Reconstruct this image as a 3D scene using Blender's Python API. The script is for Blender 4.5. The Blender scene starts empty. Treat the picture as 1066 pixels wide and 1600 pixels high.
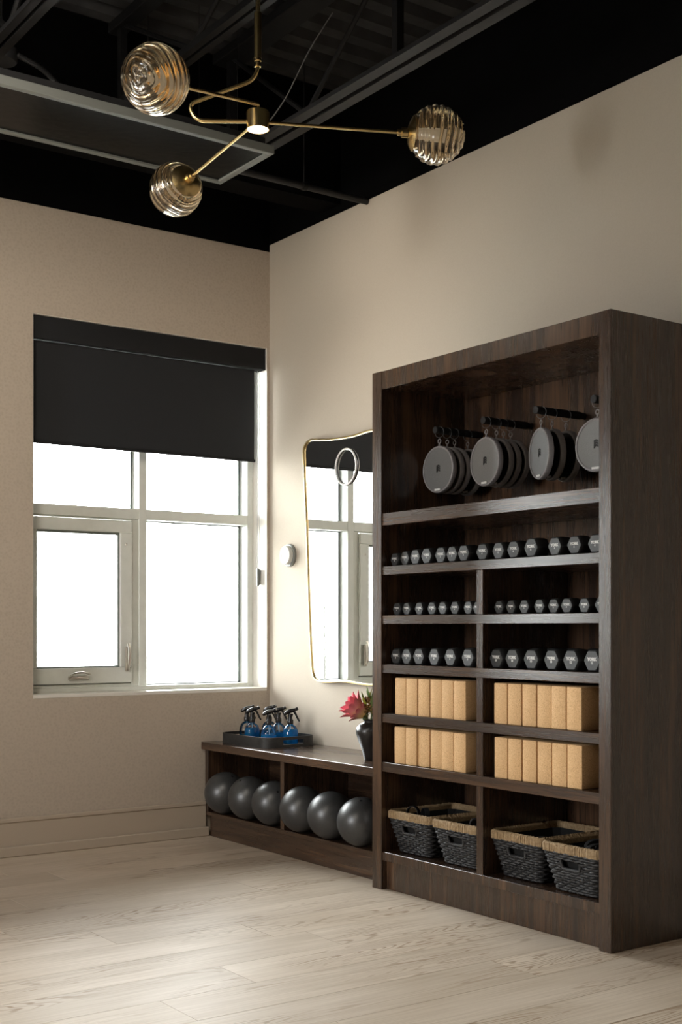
import bpy, bmesh, math, random
from mathutils import Vector, Matrix
random.seed(7)
SC = bpy.context.scene
COL = SC.collection
R = math.radians
PI = math.pi

# ------------------------------------------------------------------ camera
cam = bpy.data.cameras.new('camera')
cam.sensor_fit = 'VERTICAL'; cam.sensor_height = 36.0; cam.sensor_width = 24.0
cam.lens = 1970.3 / 1600 * 36
cam.shift_y = 180 / 1600
cam.clip_start = 0.05; cam.clip_end = 500
camo = bpy.data.objects.new('camera', cam); COL.objects.link(camo)
camo.location = (0, 0, 1.079); camo.rotation_euler = (R(90), 0, -R(35.454))
SC.camera = camo

# ------------------------------------------------------------------ world, exposure, daylight through the windows
w = bpy.data.worlds.new('world'); SC.world = w; w.use_nodes = True
bg = w.node_tree.nodes['Background']
bg.inputs[0].default_value = (0.97, 0.985, 1.0, 1); bg.inputs[1].default_value = 10.0
SC.view_settings.view_transform = 'Standard'
SC.view_settings.look = 'None'
SC.view_settings.gamma = 1.0
SC.view_settings.use_curve_mapping = False
SC.view_settings.exposure = 1.80
SC.cycles.max_bounces = 14; SC.cycles.diffuse_bounces = 6; SC.cycles.glossy_bounces = 6
SC.cycles.transmission_bounces = 12; SC.cycles.transparent_max_bounces = 16
SC.cycles.caustics_reflective = False; SC.cycles.caustics_refractive = False
SC.cycles.sample_clamp_indirect = 6.0

WX = 3.617      # right wall plane
WY = 5.740      # back wall plane
WINX = (2.287, -0.20, -2.687)     # left edges of the three back-wall window openings
WINW = 1.313; WZ0 = 0.75; WZ1 = 2.575
for wx in WINX:
    L = bpy.data.lights.new('window_portal', 'AREA'); L.shape = 'RECTANGLE'
    L.size = WINW; L.size_y = WZ1 - WZ0; L.cycles.is_portal = True
    lo = bpy.data.objects.new('window_portal', L); COL.objects.link(lo)
    lo.location = (wx + WINW / 2, 6.03, (WZ0 + WZ1) / 2); lo.rotation_euler = (-R(90), 0, 0)

LWY = (3.5,)           # unseen left-wall opening added for side fill light, near edge in y
for ly in LWY:
    L = bpy.data.lights.new('window_portal', 'AREA'); L.shape = 'RECTANGLE'
    L.size = .90; L.size_y = WZ1 - WZ0; L.cycles.is_portal = True
    lo = bpy.data.objects.new('window_portal', L); COL.objects.link(lo)
    lo.location = (-3.69, ly + .45, (WZ0 + WZ1) / 2); lo.rotation_euler = (R(90), 0, -R(90))
# added warm fill lamp, high in the unseen left of the room
CEIL = [(-2.2, 2.3)]
for cx, cy in CEIL:
    L = bpy.data.lights.new('room_fill_light', 'AREA'); L.shape = 'DISK'; L.size = .5
    L.color = (1.0, .89, .75); L.energy = 20; L.spread = R(175)
    lo = bpy.data.objects.new('room_fill_light', L); COL.objects.link(lo)
    lo.location = (cx, cy, 3.45)

# added unseen warm spots in mid-air, brightening the right and back walls
SPOTS = [((1.3, 5.05, 2.95), (3.617, 4.35, 2.70), 20, 62), ((0.7, 3.3, 2.95), (2.5, 5.74, 2.15), 40, 84)]
for p, q, en, an in SPOTS:
    L = bpy.data.lights.new('wall_fill_spot', 'SPOT'); L.spot_size = R(an); L.spot_blend = 1.0; L.shadow_soft_size = .3
    L.color = (1.0, .91, .78); L.energy = en
    lo = bpy.data.objects.new('wall_fill_spot', L); COL.objects.link(lo); lo.location = p
    lo.rotation_euler = (Vector(q) - Vector(p)).to_track_quat('-Z', 'Y').to_euler()

# ------------------------------------------------------------------ mesh helpers
class MB:
    def __init__(s): s.bm = bmesh.new()
    def box(s, x0, x1, y0, y1, z0, z1, bev=0.0, seg=1, mi=0):
        r = bmesh.ops.create_cube(s.bm, size=1.0)
        vs = r['verts']
        for v in vs:
            v.co = Vector((x0 + (v.co.x + .5) * (x1 - x0), y0 + (v.co.y + .5) * (y1 - y0), z0 + (v.co.z + .5) * (z1 - z0)))
        fs = {f for v in vs for f in v.link_faces}
        for f in fs: f.material_index = mi
        if bev > 0:
            es = {e for v in vs for e in v.link_edges}
            bmesh.ops.bevel(s.bm, geom=list(es), offset=bev, segments=seg, affect='EDGES', profile=.5)
        return s
    def ring_faces(s, rings, closed_ring=True, closed_path=False, cap=True):
        n = len(rings[0]); m = len(rings)
        for i in range(m if closed_path else m - 1):
            a, b = rings[i], rings[(i + 1) % m]
            for j in range(n if closed_ring else n - 1):
                k = (j + 1) % n
                try: s.bm.faces.new((a[j], a[k], b[k], b[j]))
                except ValueError: pass
        if cap and not closed_path and closed_ring:
            try:
                s.bm.faces.new(list(reversed(rings[0]))); s.bm.faces.new(rings[-1])
            except ValueError: pass
    def tube(s, pts, r, n=8, closed=False, cap=True, flat=1.0, up=None):
        pts = [Vector(p) for p in pts]; m = len(pts)
        rr = r if isinstance(r, (list, tuple)) else [r] * m
        rings = []; nrm = None
        for i, p in enumerate(pts):
            if closed: t = pts[(i + 1) % m] - pts[i - 1]
            else: t = pts[min(i + 1, m - 1)] - pts[max(i - 1, 0)]
            t.normalize()
            if nrm is None:
                u0 = Vector(up) if up else (Vector((0, 0, 1)) if abs(t.z) < .9 else Vector((1, 0, 0)))
                nrm = (u0 - t * u0.dot(t)).normalized()
            else:
                nrm = (nrm - t * nrm.dot(t))
                if nrm.length < 1e-6: nrm = t.orthogonal()
                nrm.normalize()
            b = t.cross(nrm)
            rings.append([s.bm.verts.new(p + (nrm * math.cos(2 * PI * k / n) * flat + b * math.sin(2 * PI * k / n)) * rr[i]) for k in range(n)])
        s.ring_faces(rings, True, closed, cap)
        return s
    def ribbon(s, pts, wdir, width, th):
        wd = Vector(wdir).normalized(); pts = [Vector(p) for p in pts]; m = len(pts); rings = []
        for i, p in enumerate(pts):
            t = (pts[min(i + 1, m - 1)] - pts[max(i - 1, 0)]).normalized()
            nn = t.cross(wd).normalized()
            rings.append([s.bm.verts.new(p + wd * a * width / 2 + nn * b * th / 2) for a, b in ((-1, -1), (1, -1), (1, 1), (-1, 1))])
        s.ring_faces(rings)
        return s
    def lathe(s, prof, n=32, M=None, cap=True):
        M = M or Matrix()
        rings = []
        for r, z in prof:
            rings.append([s.bm.verts.new(M @ Vector((r * math.cos(2 * PI * k / n), r * math.sin(2 * PI * k / n), z))) for k in range(n)])
        s.ring_faces(rings, True, False, cap)
        return s
    def prism(s, outline, z0, z1, M=None):
        M = M or Matrix()
        a = [s.bm.verts.new(M @ Vector((x, y, z0))) for x, y in outline]
        b = [s.bm.verts.new(M @ Vector((x, y, z1))) for x, y in outline]
        n = len(outline)
        for i in range(n):
            s.bm.faces.new((a[i], a[(i + 1) % n], b[(i + 1) % n], b[i]))
        s.bm.faces.new(list(reversed(a))); s.bm.faces.new(b)
        return s
    def mesh(s, name, mats, smooth=35):
        bmesh.ops.recalc_face_normals(s.bm, faces=s.bm.faces[:])
        me = bpy.data.meshes.new(name); s.bm.to_mesh(me); s.bm.free()
        for m in (mats if isinstance(mats, (list, tuple)) else [mats]): me.materials.append(m)
        if smooth:
            me.polygons.foreach_set('use_smooth', [True] * len(me.polygons))
            me.set_sharp_from_angle(angle=R(smooth))
        return me

def link(name, me, parent=None, loc=(0, 0, 0), rot=(0, 0, 0), label=None, kind=None):
    o = bpy.data.objects.new(name, me); COL.objects.link(o)
    o.location = loc; o.rotation_euler = rot
    if parent: o.parent = parent
    if label: o['label'] = label
    if kind: o['kind'] = kind
    return o
def part(name, mb, mat, parent=None, loc=(0, 0, 0), rot=(0, 0, 0), smooth=35, label=None, kind=None):
    return link(name, mb.mesh(name, mat, smooth), parent, loc, rot, label, kind)
def tag(o, label, cat, group=None):
    o['label'] = label; o['category'] = cat
    if group: o['group'] = group
    return o
def thing(name, label, cat, loc=(0, 0, 0), rz=0, group=None):
    o = bpy.data.objects.new(name, None); COL.objects.link(o); o.empty_display_size = .05
    o.location = loc; o.rotation_euler = (0, 0, rz)
    return tag(o, label, cat, group)
def struct(name, mb, mat, smooth=None):
    return part(name, mb, mat, None, smooth=smooth, kind='structure')
def dup(o, parent=None):
    c = o.copy(); COL.objects.link(c)
    if parent: c.parent = parent
    for ch in list(o.children): dup(ch, c)
    return c
ORD = ['first', 'second', 'third', 'fourth', 'fifth', 'sixth', 'seventh', 'eighth', 'ninth', 'tenth', 'eleventh', 'twelfth', 'thirteenth', 'fourteenth']
def spline(pts, k=8, closed=False):
    P = [Vector(p) for p in pts]; n = len(P); out = []
    for i in range(n if closed else n - 1):
        if closed: a, b, c, d = P[i - 1], P[i], P[(i + 1) % n], P[(i + 2) % n]
        else: a, b, c, d = P[max(i - 1, 0)], P[i], P[i + 1], P[min(i + 2, n - 1)]
        for j in range(k):
            t = j / k
            out.append(.5 * ((2 * b) + (c - a) * t + (2 * a - 5 * b + 4 * c - d) * t * t + (3 * b - a - 3 * c + d) * t ** 3))
    if not closed: out.append(P[-1])
    return out
def fillet(pts, rad, k=6):
    P = [Vector(p) for p in pts]; out = [P[0]]
    for i in range(1, len(P) - 1):
        a = (P[i - 1] - P[i]); b = (P[i + 1] - P[i]); r = rad[i - 1] if isinstance(rad, list) else rad
        r = min(r, a.length * .49, b.length * .49)
        p0 = P[i] + a.normalized() * r; p1 = P[i] + b.normalized() * r
        for j in range(k + 1):
            t = j / k
            out.append(p0 * (1 - t) ** 2 + P[i] * 2 * t * (1 - t) + p1 * t * t)
    out.append(P[-1]); return out

# ------------------------------------------------------------------ materials
class NT:
    def __init__(s, name):
        s.m = bpy.data.materials.new(name); s.m.use_nodes = True; s.t = s.m.node_tree
        s.b = s.t.nodes['Principled BSDF']; s.out = s.t.nodes['Material Output']
    def n(s, typ, **kw):
        nd = s.t.nodes.new('ShaderNode' + typ)
        for k, v in kw.items():
            if k.startswith('i_'): nd.inputs[k[2:].replace('_', ' ')].default_value = v
            else: setattr(nd, k, v)
        return nd
    def l(s, a, ao, b, bi): s.t.links.new(a.outputs[ao], b.inputs[bi]); return b
    def ramp(s, src, so, stops):
        r = s.n('ValToRGB'); e = r.color_ramp.elements
        while len(e) < len(stops): e.new(.5)
        for el, (p, c) in zip(e, stops): el.position = p; el.color = (*c, 1) if len(c) == 3 else c
        s.l(src, so, r, 0); return r
    def coords(s, scale=(1, 1, 1), out='Object', rand=False):
        tc = s.n('TexCoord'); mp = s.n('Mapping'); mp.inputs['Scale'].default_value = scale
        s.l(tc, out, mp, 0)
        if rand:
            oi = s.n('ObjectInfo'); mu = s.n('Math', operation='MULTIPLY'); mu.inputs[1].default_value = 57.0
            s.l(oi, 'Random', mu, 0); cx = s.n('CombineXYZ')
            for i in range(3): s.l(mu, 0, cx, i)
            s.l(cx, 0, mp, 'Location')
        return mp
    def bump(s, src, so, strength, dist=.001):
        b = s.n('Bump'); b.inputs['Strength'].default_value = strength; b.inputs['Distance'].default_value = dist
        s.l(src, so, b, 'Height'); s.l(b, 0, s.b, 'Normal'); return b
def pm(name, col, rough=.5, metal=0.0, spec=.5, **kw):
    N = NT(name); b = N.b
    b.inputs['Base Color'].default_value = (*col, 1); b.inputs['Roughness'].default_value = rough
    b.inputs['Metallic'].default_value = metal; b.inputs['Specular IOR Level'].default_value = spec
    for k, v in kw.items(): b.inputs[k.replace('_', ' ')].default_value = v
    return N.m
def noisy(name, c0, c1, scale, rough=.5, bump=0.0, dist=.001, metal=0.0, detail=4, stretch=(1, 1, 1), spec=.5):
    N = NT(name); mp = N.coords(stretch); nz = N.n('TexNoise', i_Scale=scale, i_Detail=detail); N.l(mp, 0, nz, 'Vector')
    r = N.ramp(nz, 0, [(.3, c0), (.7, c1)]); N.l(r, 0, N.b, 'Base Color')
    N.b.inputs['Roughness'].default_value = rough; N.b.inputs['Metallic'].default_value = metal
    N.b.inputs['Specular IOR Level'].default_value = spec
    if bump: N.bump(nz, 0, bump, dist)
    return N.m
def wood(name, axis, cols, rough=.25, k=1.0):
    N = NT(name); sc = [16 * k] * 3; sc[axis] = .9 * k
    mp = N.coords(tuple(sc)); big = [5.0] * 3; big[axis] = .35; mb_ = N.coords(tuple(big))
    n1 = N.n('TexNoise', i_Scale=1.6, i_Detail=7, i_Roughness=.62, i_Distortion=.35); N.l(mp, 0, n1, 'Vector')
    n2 = N.n('TexNoise', i_Scale=1.5, i_Detail=3, i_Distortion=1.2); N.l(mb_, 0, n2, 'Vector')
    fine = [140.0] * 3; fine[axis] = 5.0; mf = N.coords(tuple(fine))
    n3 = N.n('TexNoise', i_Scale=1.0, i_Detail=3); N.l(mf, 0, n3, 'Vector')
    mx = N.n('Mix', data_type='FLOAT'); mx.inputs[0].default_value = .5; N.l(n1, 0, mx, 2); N.l(n2, 0, mx, 3)
    mx2 = N.n('Mix', data_type='FLOAT'); mx2.inputs[0].default_value = .22; N.l(mx, 0, mx2, 2); N.l(n3, 0, mx2, 3)
    r = N.ramp(mx2, 0, [(.36, cols[0]), (.5, cols[1]), (.64, cols[2])]); N.l(r, 0, N.b, 'Base Color')
    rr = N.ramp(mx2, 0, [(.3, (rough + .08,) * 3), (.7, (rough - .05,) * 3)]); N.l(rr, 0, N.b, 'Roughness')
    N.bump(n3, 0, .05, .0004); N.b.inputs['Specular IOR Level'].default_value = .65
    N.b.inputs['Coat Weight'].default_value = .4; N.b.inputs['Coat Roughness'].default_value = .22
    return N.m
WC = ((.014, .0078, .005), (.042, .0225, .0135), (.110, .058, .031))
M = {}
M['wx'] = wood('walnut_along_x', 0, WC); M['wy'] = wood('walnut_along_y', 1, WC); M['wz'] = wood('walnut_along_z', 2, WC)

def wall_mat(name, c0, c1, scale, bump):
    N = NT(name); mp = N.coords((1, 1, 1))
    v = N.n('TexVoronoi', i_Scale=scale); N.l(mp, 0, v, 'Vector')
    nz = N.n('TexNoise', i_Scale=scale * .6, i_Detail=5); N.l(mp, 0, nz, 'Vector')
    mx = N.n('Mix', data_type='FLOAT'); mx.inputs[0].default_value = .45; N.l(v, 'Distance', mx, 2); N.l(nz, 0, mx, 3)
    r = N.ramp(mx, 0, [(.25, c0), (.6, c1)]); N.l(r, 0, N.b, 'Base Color')
    N.b.inputs['Roughness'].default_value = .9; N.b.inputs['Specular IOR Level'].default_value = .08
    N.bump(mx, 0, bump, .0012); return N.m
M['wallpaper'] = wall_mat('textured_beige_wallpaper', (.475, .405, .33), (.53, .455, .373), 75, .3)
M['wall'] = wall_mat('beige_eggshell_paint', (.525, .465, .385), (.545, .485, .405), 160, .06)
M['black_paint'] = noisy('black_ceiling_paint', (.0012, .0012, .0014), (.002, .002, .0022), 14, .85, .1, spec=.06)
M['deck'] = noisy('dark_roof_deck', (.035, .035, .036), (.06, .06, .061), 9, .75, .1, spec=.2)
M['black_steel'] = noisy('black_painted_steel', (.005, .005, .0055), (.009, .009, .0095), 9, .6, .1, spec=.3)
M['dark_steel'] = noisy('dark_grey_steel', (.012, .012, .013), (.019, .019, .02), 9, .55, .1, spec=.35)
M['trim_paint'] = pm('beige_trim_paint', (.50, .42, .33), .5)
M['frame_grey'] = noisy('white_grey_window_frame', (.74, .76, .71), (.79, .81, .76), 20, .42)
M['sill'] = pm('white_sill', (.78, .75, .69), .4)
M['gasket'] = pm('dark_gasket', (.03, .035, .033), .6)
M['spacer'] = pm('grey_green_spacer', (.22, .25, .235), .5)
M['blind'] = noisy('black_blind_fabric', (.021, .0225, .0255), (.028, .0295, .0325), 420, .75, .25, .0004, spec=.25)
M['cassette'] = pm('black_satin_cassette', (.016, .0165, .018), .65, spec=.2)
M['nickel'] = pm('brushed_nickel', (.62, .58, .52), .3, 1.0)
M['brass'] = noisy('brushed_brass', (.62, .46, .21), (.72, .55, .28), 60, .27, .06, .0004, 1.0, 3, (1, 1, 6))
M['brass_bright'] = pm('polished_brass', (.80, .62, .32), .18, 1.0)
M['mirror'] = pm('mirror_silver', (.93, .95, .94), .012, 1.0)
M['white_ring'] = pm('white_ring_plastic', (.72, .71, .68), .4)
M['plastic_white'] = pm('pale_grey_plastic', (.62, .62, .58), .35)
M['plastic_grey'] = pm('mid_grey_plastic', (.22, .23, .22), .4)
M['black_plastic'] = pm('black_glossy_plastic', (.012, .012, .013), .25)
M['tray'] = noisy('charcoal_tray', (.014, .014, .0135), (.026, .026, .025), 60, .55, .2)
M['vase'] = noisy('black_ceramic', (.010, .009, .009), (.022, .02, .019), 30, .32, .15, .002)
M['rubber'] = noisy('black_dumbbell_rubber', (.020, .021, .022), (.032, .033, .034), 260, .5, .2, .0004)
M['print'] = pm('pale_grey_print', (.62, .62, .60), .6)
M['chrome'] = pm('dull_chrome', (.5, .5, .5), .3, 1.0)
M['grip'] = noisy('black_foam_grip', (.010, .010, .011), (.018, .018, .019), 300, .85, .4, .001, spec=.2)
M['disc_rim'] = noisy('grey_disc_rim', (.22, .21, .215), (.28, .265, .27), 80, .55, .1)
M['disc_face'] = noisy('pale_grey_disc_fabric', (.15, .15, .15), (.19, .19, .19), 300, .34, .12, .0003, spec=.9)
M['disc_dark'] = noisy('black_disc_fabric', (.012, .012, .013), (.022, .022, .023), 300, .7, .2, .0004, spec=.3)
M['tag'] = pm('white_tag', (.75, .75, .73), .6)
M['ink'] = pm('black_ink', (.012, .012, .012), .6)
M['seagrass'] = noisy('natural_seagrass', (.27, .175, .085), (.47, .34, .195), 130, .75, .4, .001)
M['twine'] = noisy('black_twine', (.005, .005, .006), (.035, .035, .037), 170, .55, .5, .001, detail=6)
M['shade_shell'] = pm('black_shade_shell', (.006, .006, .006), .9)
M['strap'] = pm('black_webbing', (.008, .008, .009), .75)
M['wire'] = pm('pale_cable', (.20, .20, .20), .5)
M['petal_tip'] = pm('pink_petal', (.72, .10, .14), .5)
M['panel_face'] = noisy('black_glossy_panel', (.0035, .0035, .0035), (.005, .005, .005), 30, .25, .15, .004, spec=.12)
M['panel_frame'] = pm('grey_aluminium_frame', (.22, .23, .215), .45, .3)
M['leaf'] = noisy('green_leaf', (.05, .10, .02), (.13, .19, .03), 40, .5)
M['leaf_lime'] = noisy('lime_leaf', (.26, .30, .03), (.42, .42, .06), 40, .5)
M['sprig'] = noisy('brown_sprig', (.16, .07, .025), (.30, .16, .06), 90, .7)
M['stem'] = pm('green_stem', (.07, .10, .03), .6)
M['ground'] = noisy('pale_concrete_ground', (.42, .42, .40), (.5, .5, .48), .3, .9)
M['pole'] = pm('weathered_pole', (.02, .018, .016), .9, spec=.1)

def petal_mat():
    N = NT('protea_petal'); tc = N.n('TexCoord'); sp = N.n('SeparateXYZ'); N.l(tc, 'Generated', sp, 0)
    r = N.ramp(sp, 2, [(.0, (.66, .42, .14)), (.35, (.80, .48, .28)), (.58, (.85, .33, .34)), (1.0, (.80, .13, .22))])
    N.l(r, 0, N.b, 'Base Color'); N.b.inputs['Roughness'].default_value = .5; return N.m
M['petal'] = petal_mat()
def cork_mat():
    N = NT('fine_grain_cork'); mp = N.coords((1, 1, 1), rand=True)
    a = N.n('TexNoise', i_Scale=230, i_Detail=4, i_Roughness=.7); N.l(mp, 0, a, 'Vector')
    v = N.n('TexVoronoi', i_Scale=260); N.l(mp, 0, v, 'Vector')
    mx = N.n('Mix', data_type='FLOAT'); mx.inputs[0].default_value = .35; N.l(a, 0, mx, 2); N.l(v, 'Distance', mx, 3)
    r = N.ramp(mx, 0, [(.28, (.42, .235, .10)), (.45, (.66, .415, .205)), (.7, (.76, .51, .275))]); N.l(r, 0, N.b, 'Base Color')
    N.b.inputs['Roughness'].default_value = .8; N.b.inputs['Specular IOR Level'].default_value = .25
    N.bump(a, 0, .3, .0006); return N.m
M['cork'] = cork_mat()
def floor_mat():
    N = NT('pale_oak_plank'); mp = N.coords((.55, 6.0, 1), rand=True)
    n1 = N.n('TexNoise', i_Scale=1.5, i_Detail=2, i_Roughness=.45, i_Distortion=.25); N.l(mp, 0, n1, 'Vector')
    mu = N.n('Math', operation='MULTIPLY'); mu.inputs[1].default_value = 170.0; N.l(n1, 0, mu, 0)
    sn = N.n('Math', operation='SINE'); N.l(mu, 0, sn, 0)
    mpm = N.coords((.8, 3.2, 1), rand=True); nm = N.n('TexNoise', i_Scale=1.1, i_Detail=3); N.l(mpm, 0, nm, 'Vector')
    mask = N.ramp(nm, 0, [(.47, (0, 0, 0)), (.60, (1, 1, 1))])
    line = N.ramp(sn, 0, [(.35, (0, 0, 0)), (.95, (1, 1, 1))])
    m1 = N.n('Math', operation='MULTIPLY'); N.l(mask, 0, m1, 0); N.l(line, 0, m1, 1)
    mf = N.coords((3.0, 130, 1), rand=True); nf = N.n('TexNoise', i_Scale=1, i_Detail=4); N.l(mf, 0, nf, 'Vector')
    base = N.ramp(nf, 0, [(.25, (.53, .44, .345)), (.75, (.65, .56, .455))])
    # plank to plank tone
    oi = N.n('ObjectInfo'); hs = N.n('HueSaturation'); mr = N.n('MapRange'); mr.inputs['To Min'].default_value = .93; mr.inputs['To Max'].default_value = 1.06
    N.l(oi, 'Random', mr, 'Value'); N.l(mr, 0, hs, 'Value'); N.l(base, 0, hs, 'Color')
    mb_ = N.coords((1.2, 3.0, 1), rand=True); nb = N.n('TexNoise', i_Scale=2.0, i_Detail=4); N.l(mb_, 0, nb, 'Vector')
    blot = N.ramp(nb, 0, [(.3, (.90, .88, .85)), (.7, (1.06, 1.06, 1.07))])
    mm = N.n('Mix', data_type='RGBA', blend_type='MULTIPLY'); mm.inputs[0].default_value = 1; N.l(hs, 0, mm, 6); N.l(blot, 0, mm, 7)
    md = N.n('Mix', data_type='RGBA'); N.l(m1, 0, md, 0); N.l(mm, 2, md, 6); md.inputs[7].default_value = (.29, .20, .125, 1)
    sc = N.n('Mix', data_type='RGBA'); sc.inputs[0].default_value = .75; N.l(mm, 2, sc, 6); N.l(md, 2, sc, 7)
    N.l(sc, 2, N.b, 'Base Color')
    rr = N.ramp(nf, 0, [(.2, (.46,) * 3), (.8, (.40,) * 3)]); N.l(rr, 0, N.b, 'Roughness')
    N.b.inputs['Specular IOR Level'].default_value = .035
    inv = N.n('Math', operation='SUBTRACT'); N.l(nf, 0, inv, 0); N.l(m1, 0, inv, 1)
    N.bump(inv, 0, .10, .0008)
    return N.m
M['floor'] = floor_mat()
def thin_glass(name, tint, refl=1.0):
    N = NT(name); N.t.nodes.remove(N.b)
    tr = N.n('BsdfTransparent'); tr.inputs[0].default_value = (*tint, 1)
    gl = N.n('BsdfGlossy'); gl.inputs['Roughness'].default_value = .01
    fr = N.n('Fresnel'); fr.inputs[0].default_value = 1.45
    mx = N.n('MixShader'); N.l(fr, 0, mx, 0); N.l(tr, 0, mx, 1); N.l(gl, 0, mx, 2); N.l(mx, 0, N.out, 0)
    return N.m
M['pane'] = thin_glass('window_glass', (.97, .985, .975))
M['bottle'] = thin_glass('clear_bottle_plastic', (.92, .95, .96))
def glass(name, col, ior, rough=0.0):
    return pm(name, col, rough, 0, .5, Transmission_Weight=1.0, IOR=ior)
M['globe'] = glass('amber_rippled_glass', (1.0, .88, .69), 1.5)
def liquid_mat():
    N = NT('blue_cleaning_liquid'); N.t.nodes.remove(N.b)
    tr = N.n('BsdfTransparent'); tr.inputs[0].default_value = (.16, .62, .92, 1)
    df = N.n('BsdfTranslucent'); df.inputs[0].default_value = (.08, .50, .88, 1)
    d2 = N.n('BsdfPrincipled'); d2.inputs['Base Color'].default_value = (.03, .34, .70, 1); d2.inputs['Roughness'].default_value = .08
    mx = N.n('MixShader'); mx.inputs[0].default_value = .35; N.l(tr, 0, mx, 1); N.l(df, 0, mx, 2)
    m2 = N.n('MixShader'); m2.inputs[0].default_value = .3; N.l(mx, 0, m2, 1); N.l(d2, 0, m2, 2); N.l(m2, 0, N.out, 0)
    return N.m
M['liquid'] = liquid_mat()
def emit(name, col, s):
    N = NT(name); N.b.inputs['Emission Color'].default_value = (*col, 1); N.b.inputs['Emission Strength'].default_value = s
    N.b.inputs['Base Color'].default_value = (*col, 1); return N.m
M['lens'] = emit('lit_warm_lens', (1.0, .82, .58), 3.0)
M['opal'] = emit('warm_opal_bulb', (.78, .66, .50), .07)

# ------------------------------------------------------------------ setting: ground, floor, walls, ceiling
RX0, RY0, ZH = -3.4, -3.4, 3.72
g = MB().box(-120, 120, -60, 200, -4.2, -4.0); tag(part('ground', g, M['ground'], kind='structure', smooth=None), 'pale paved ground far below the windows', 'ground'); 
for k in ('label', 'category'): del bpy.data.objects['ground'][k]
fl = struct('floor', MB().box(RX0, WX, RY0, WY, -.15, -.012), M['floor'])
rows = []
y = 3.044 - .2244 * 28; row = -28
STAG = {0: 1.685, 4: 1.87, 3: 2.36, 6: 2.735, 1: 2.01}
PL = 1.52
while y < WY - .01:
    y0, y1 = max(y, RY0), min(y + .2244, WY)
    if y1 - y0 > .01:
        off = STAG.get(row, random.uniform(0, PL))
        x = off - PL * math.ceil((off - RX0) / PL)
        while x < WX - .001:
            xa, xb = max(x, RX0), min(x + PL, WX)
            if xb - xa > .02:
                mb = MB().box(-(xb - xa) / 2 + .0003, (xb - xa) / 2 - .0003, -(y1 - y0) / 2 + .0003, (y1 - y0) / 2 - .0003, -.012, 0, .0008)
                part('plank', mb, M['floor'], fl, ((xa + xb) / 2, (y0 + y1) / 2, 0), smooth=None)
            x += PL
    y += .2244; row += 1

ZB, ZR = 3.093, 3.130      # where the black paint starts on back and right wall
T = .32
mats = [M['wallpaper'], M['black_paint']]
wb = MB()
xs = sorted([(a, a + WINW) for a in WINX])
cur = RX0 - T
for a, b in xs:
    wb.box(cur, a, WY, WY + T, -.15, ZB); cur = b
    wb.box(a, b, WY, WY + T, -.15, WZ0 - .012); wb.box(a, b, WY, WY + T, WZ1, ZB)
wb.box(cur, WX + T, WY, WY + T, -.15, ZB)
wb.box(RX0 - T, WX + T, WY, WY + T, ZB, ZH + .3, mi=1)
struct('wall_back', wb, mats)
wr = MB().box(WX, WX + T, RY0 - T, WY, -.15, ZR).box(WX, WX + T, RY0 - T, WY, ZR, ZH + .3, mi=1)
struct('wall_right', wr, [M['wall'], M['black_paint']])
wl = MB(); cur = RY0 - T
for ly in LWY:
    wl.box(RX0 - T, RX0, cur, ly, -.15, ZB); cur = ly + .90
    wl.box(RX0 - T, RX0, ly, cur, -.15, WZ0).box(RX0 - T, RX0, ly, cur, WZ1, ZB)
wl.box(RX0 - T, RX0, cur, WY, -.15, ZB).box(RX0 - T, RX0, RY0 - T, WY, ZB, ZH + .3, mi=1)
struct('wall_left', wl, [M['wall'], M['black_paint']])
wf = MB().box(RX0, WX, RY0 - T, RY0, -.15, ZB).box(RX0, WX, RY0 - T, RY0, ZB, ZH + .3, mi=1)
struct('wall_front', wf, [pm('darkened_unseen_wall', (.05, .048, .046), .8), M['black_paint']])  # unseen wall, coloured dark to cut bounce light onto the cabinet side

# corrugated roof deck: ribs run along X
ce = MB(); prof = []; y = RY0 - .1; P = .152
while y < WY + .1:
    prof += [(y, ZH), (y + .065, ZH), (y + .085, ZH + .04), (y + .132, ZH + .04)]; y += P
n = len(prof)
a = [ce.bm.verts.new((RX0 - .1, p[0], p[1])) for p in prof]; b = [ce.bm.verts.new((WX + .1, p[0], p[1])) for p in prof]
c = [ce.bm.verts.new((RX0 - .1, p[0], p[1] + .1)) for p in prof]; d = [ce.bm.verts.new((WX + .1, p[0], p[1] + .1)) for p in prof]
for i in range(n - 1):
    ce.bm.faces.new((a[i], a[i + 1], b[i + 1], b[i])); ce.bm.faces.new((c[i], d[i], d[i + 1], c[i + 1]))
struct('ceiling', ce, M['deck'])

struct('trim_2', MB().box(RX0, WX, 5.085, 5.25, 3.17, ZH - .001), M['black_paint'])     # black bulkhead closing the joist ends

CY0_ = 2.874
# baseboard on the back wall
bb = MB().box(RX0, 3.2165, WY - .016, WY, 0, .160).box(RX0, 3.2165, WY - .022, WY, .160, .180, .003)
struct('baseboard_back', bb, M['trim_paint'])
struct('baseboard_right', MB().box(WX - .016, WX, RY0, CY0_ - .002, 0, .160).box(WX - .022, WX, RY0, CY0_ - .002, .160, .180, .003), M['trim_paint'])
struct('trim_1', MB().box(RX0, 3.229, WY - .034, WY - .016, 0, .048, .004), M['trim_paint'])

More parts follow.
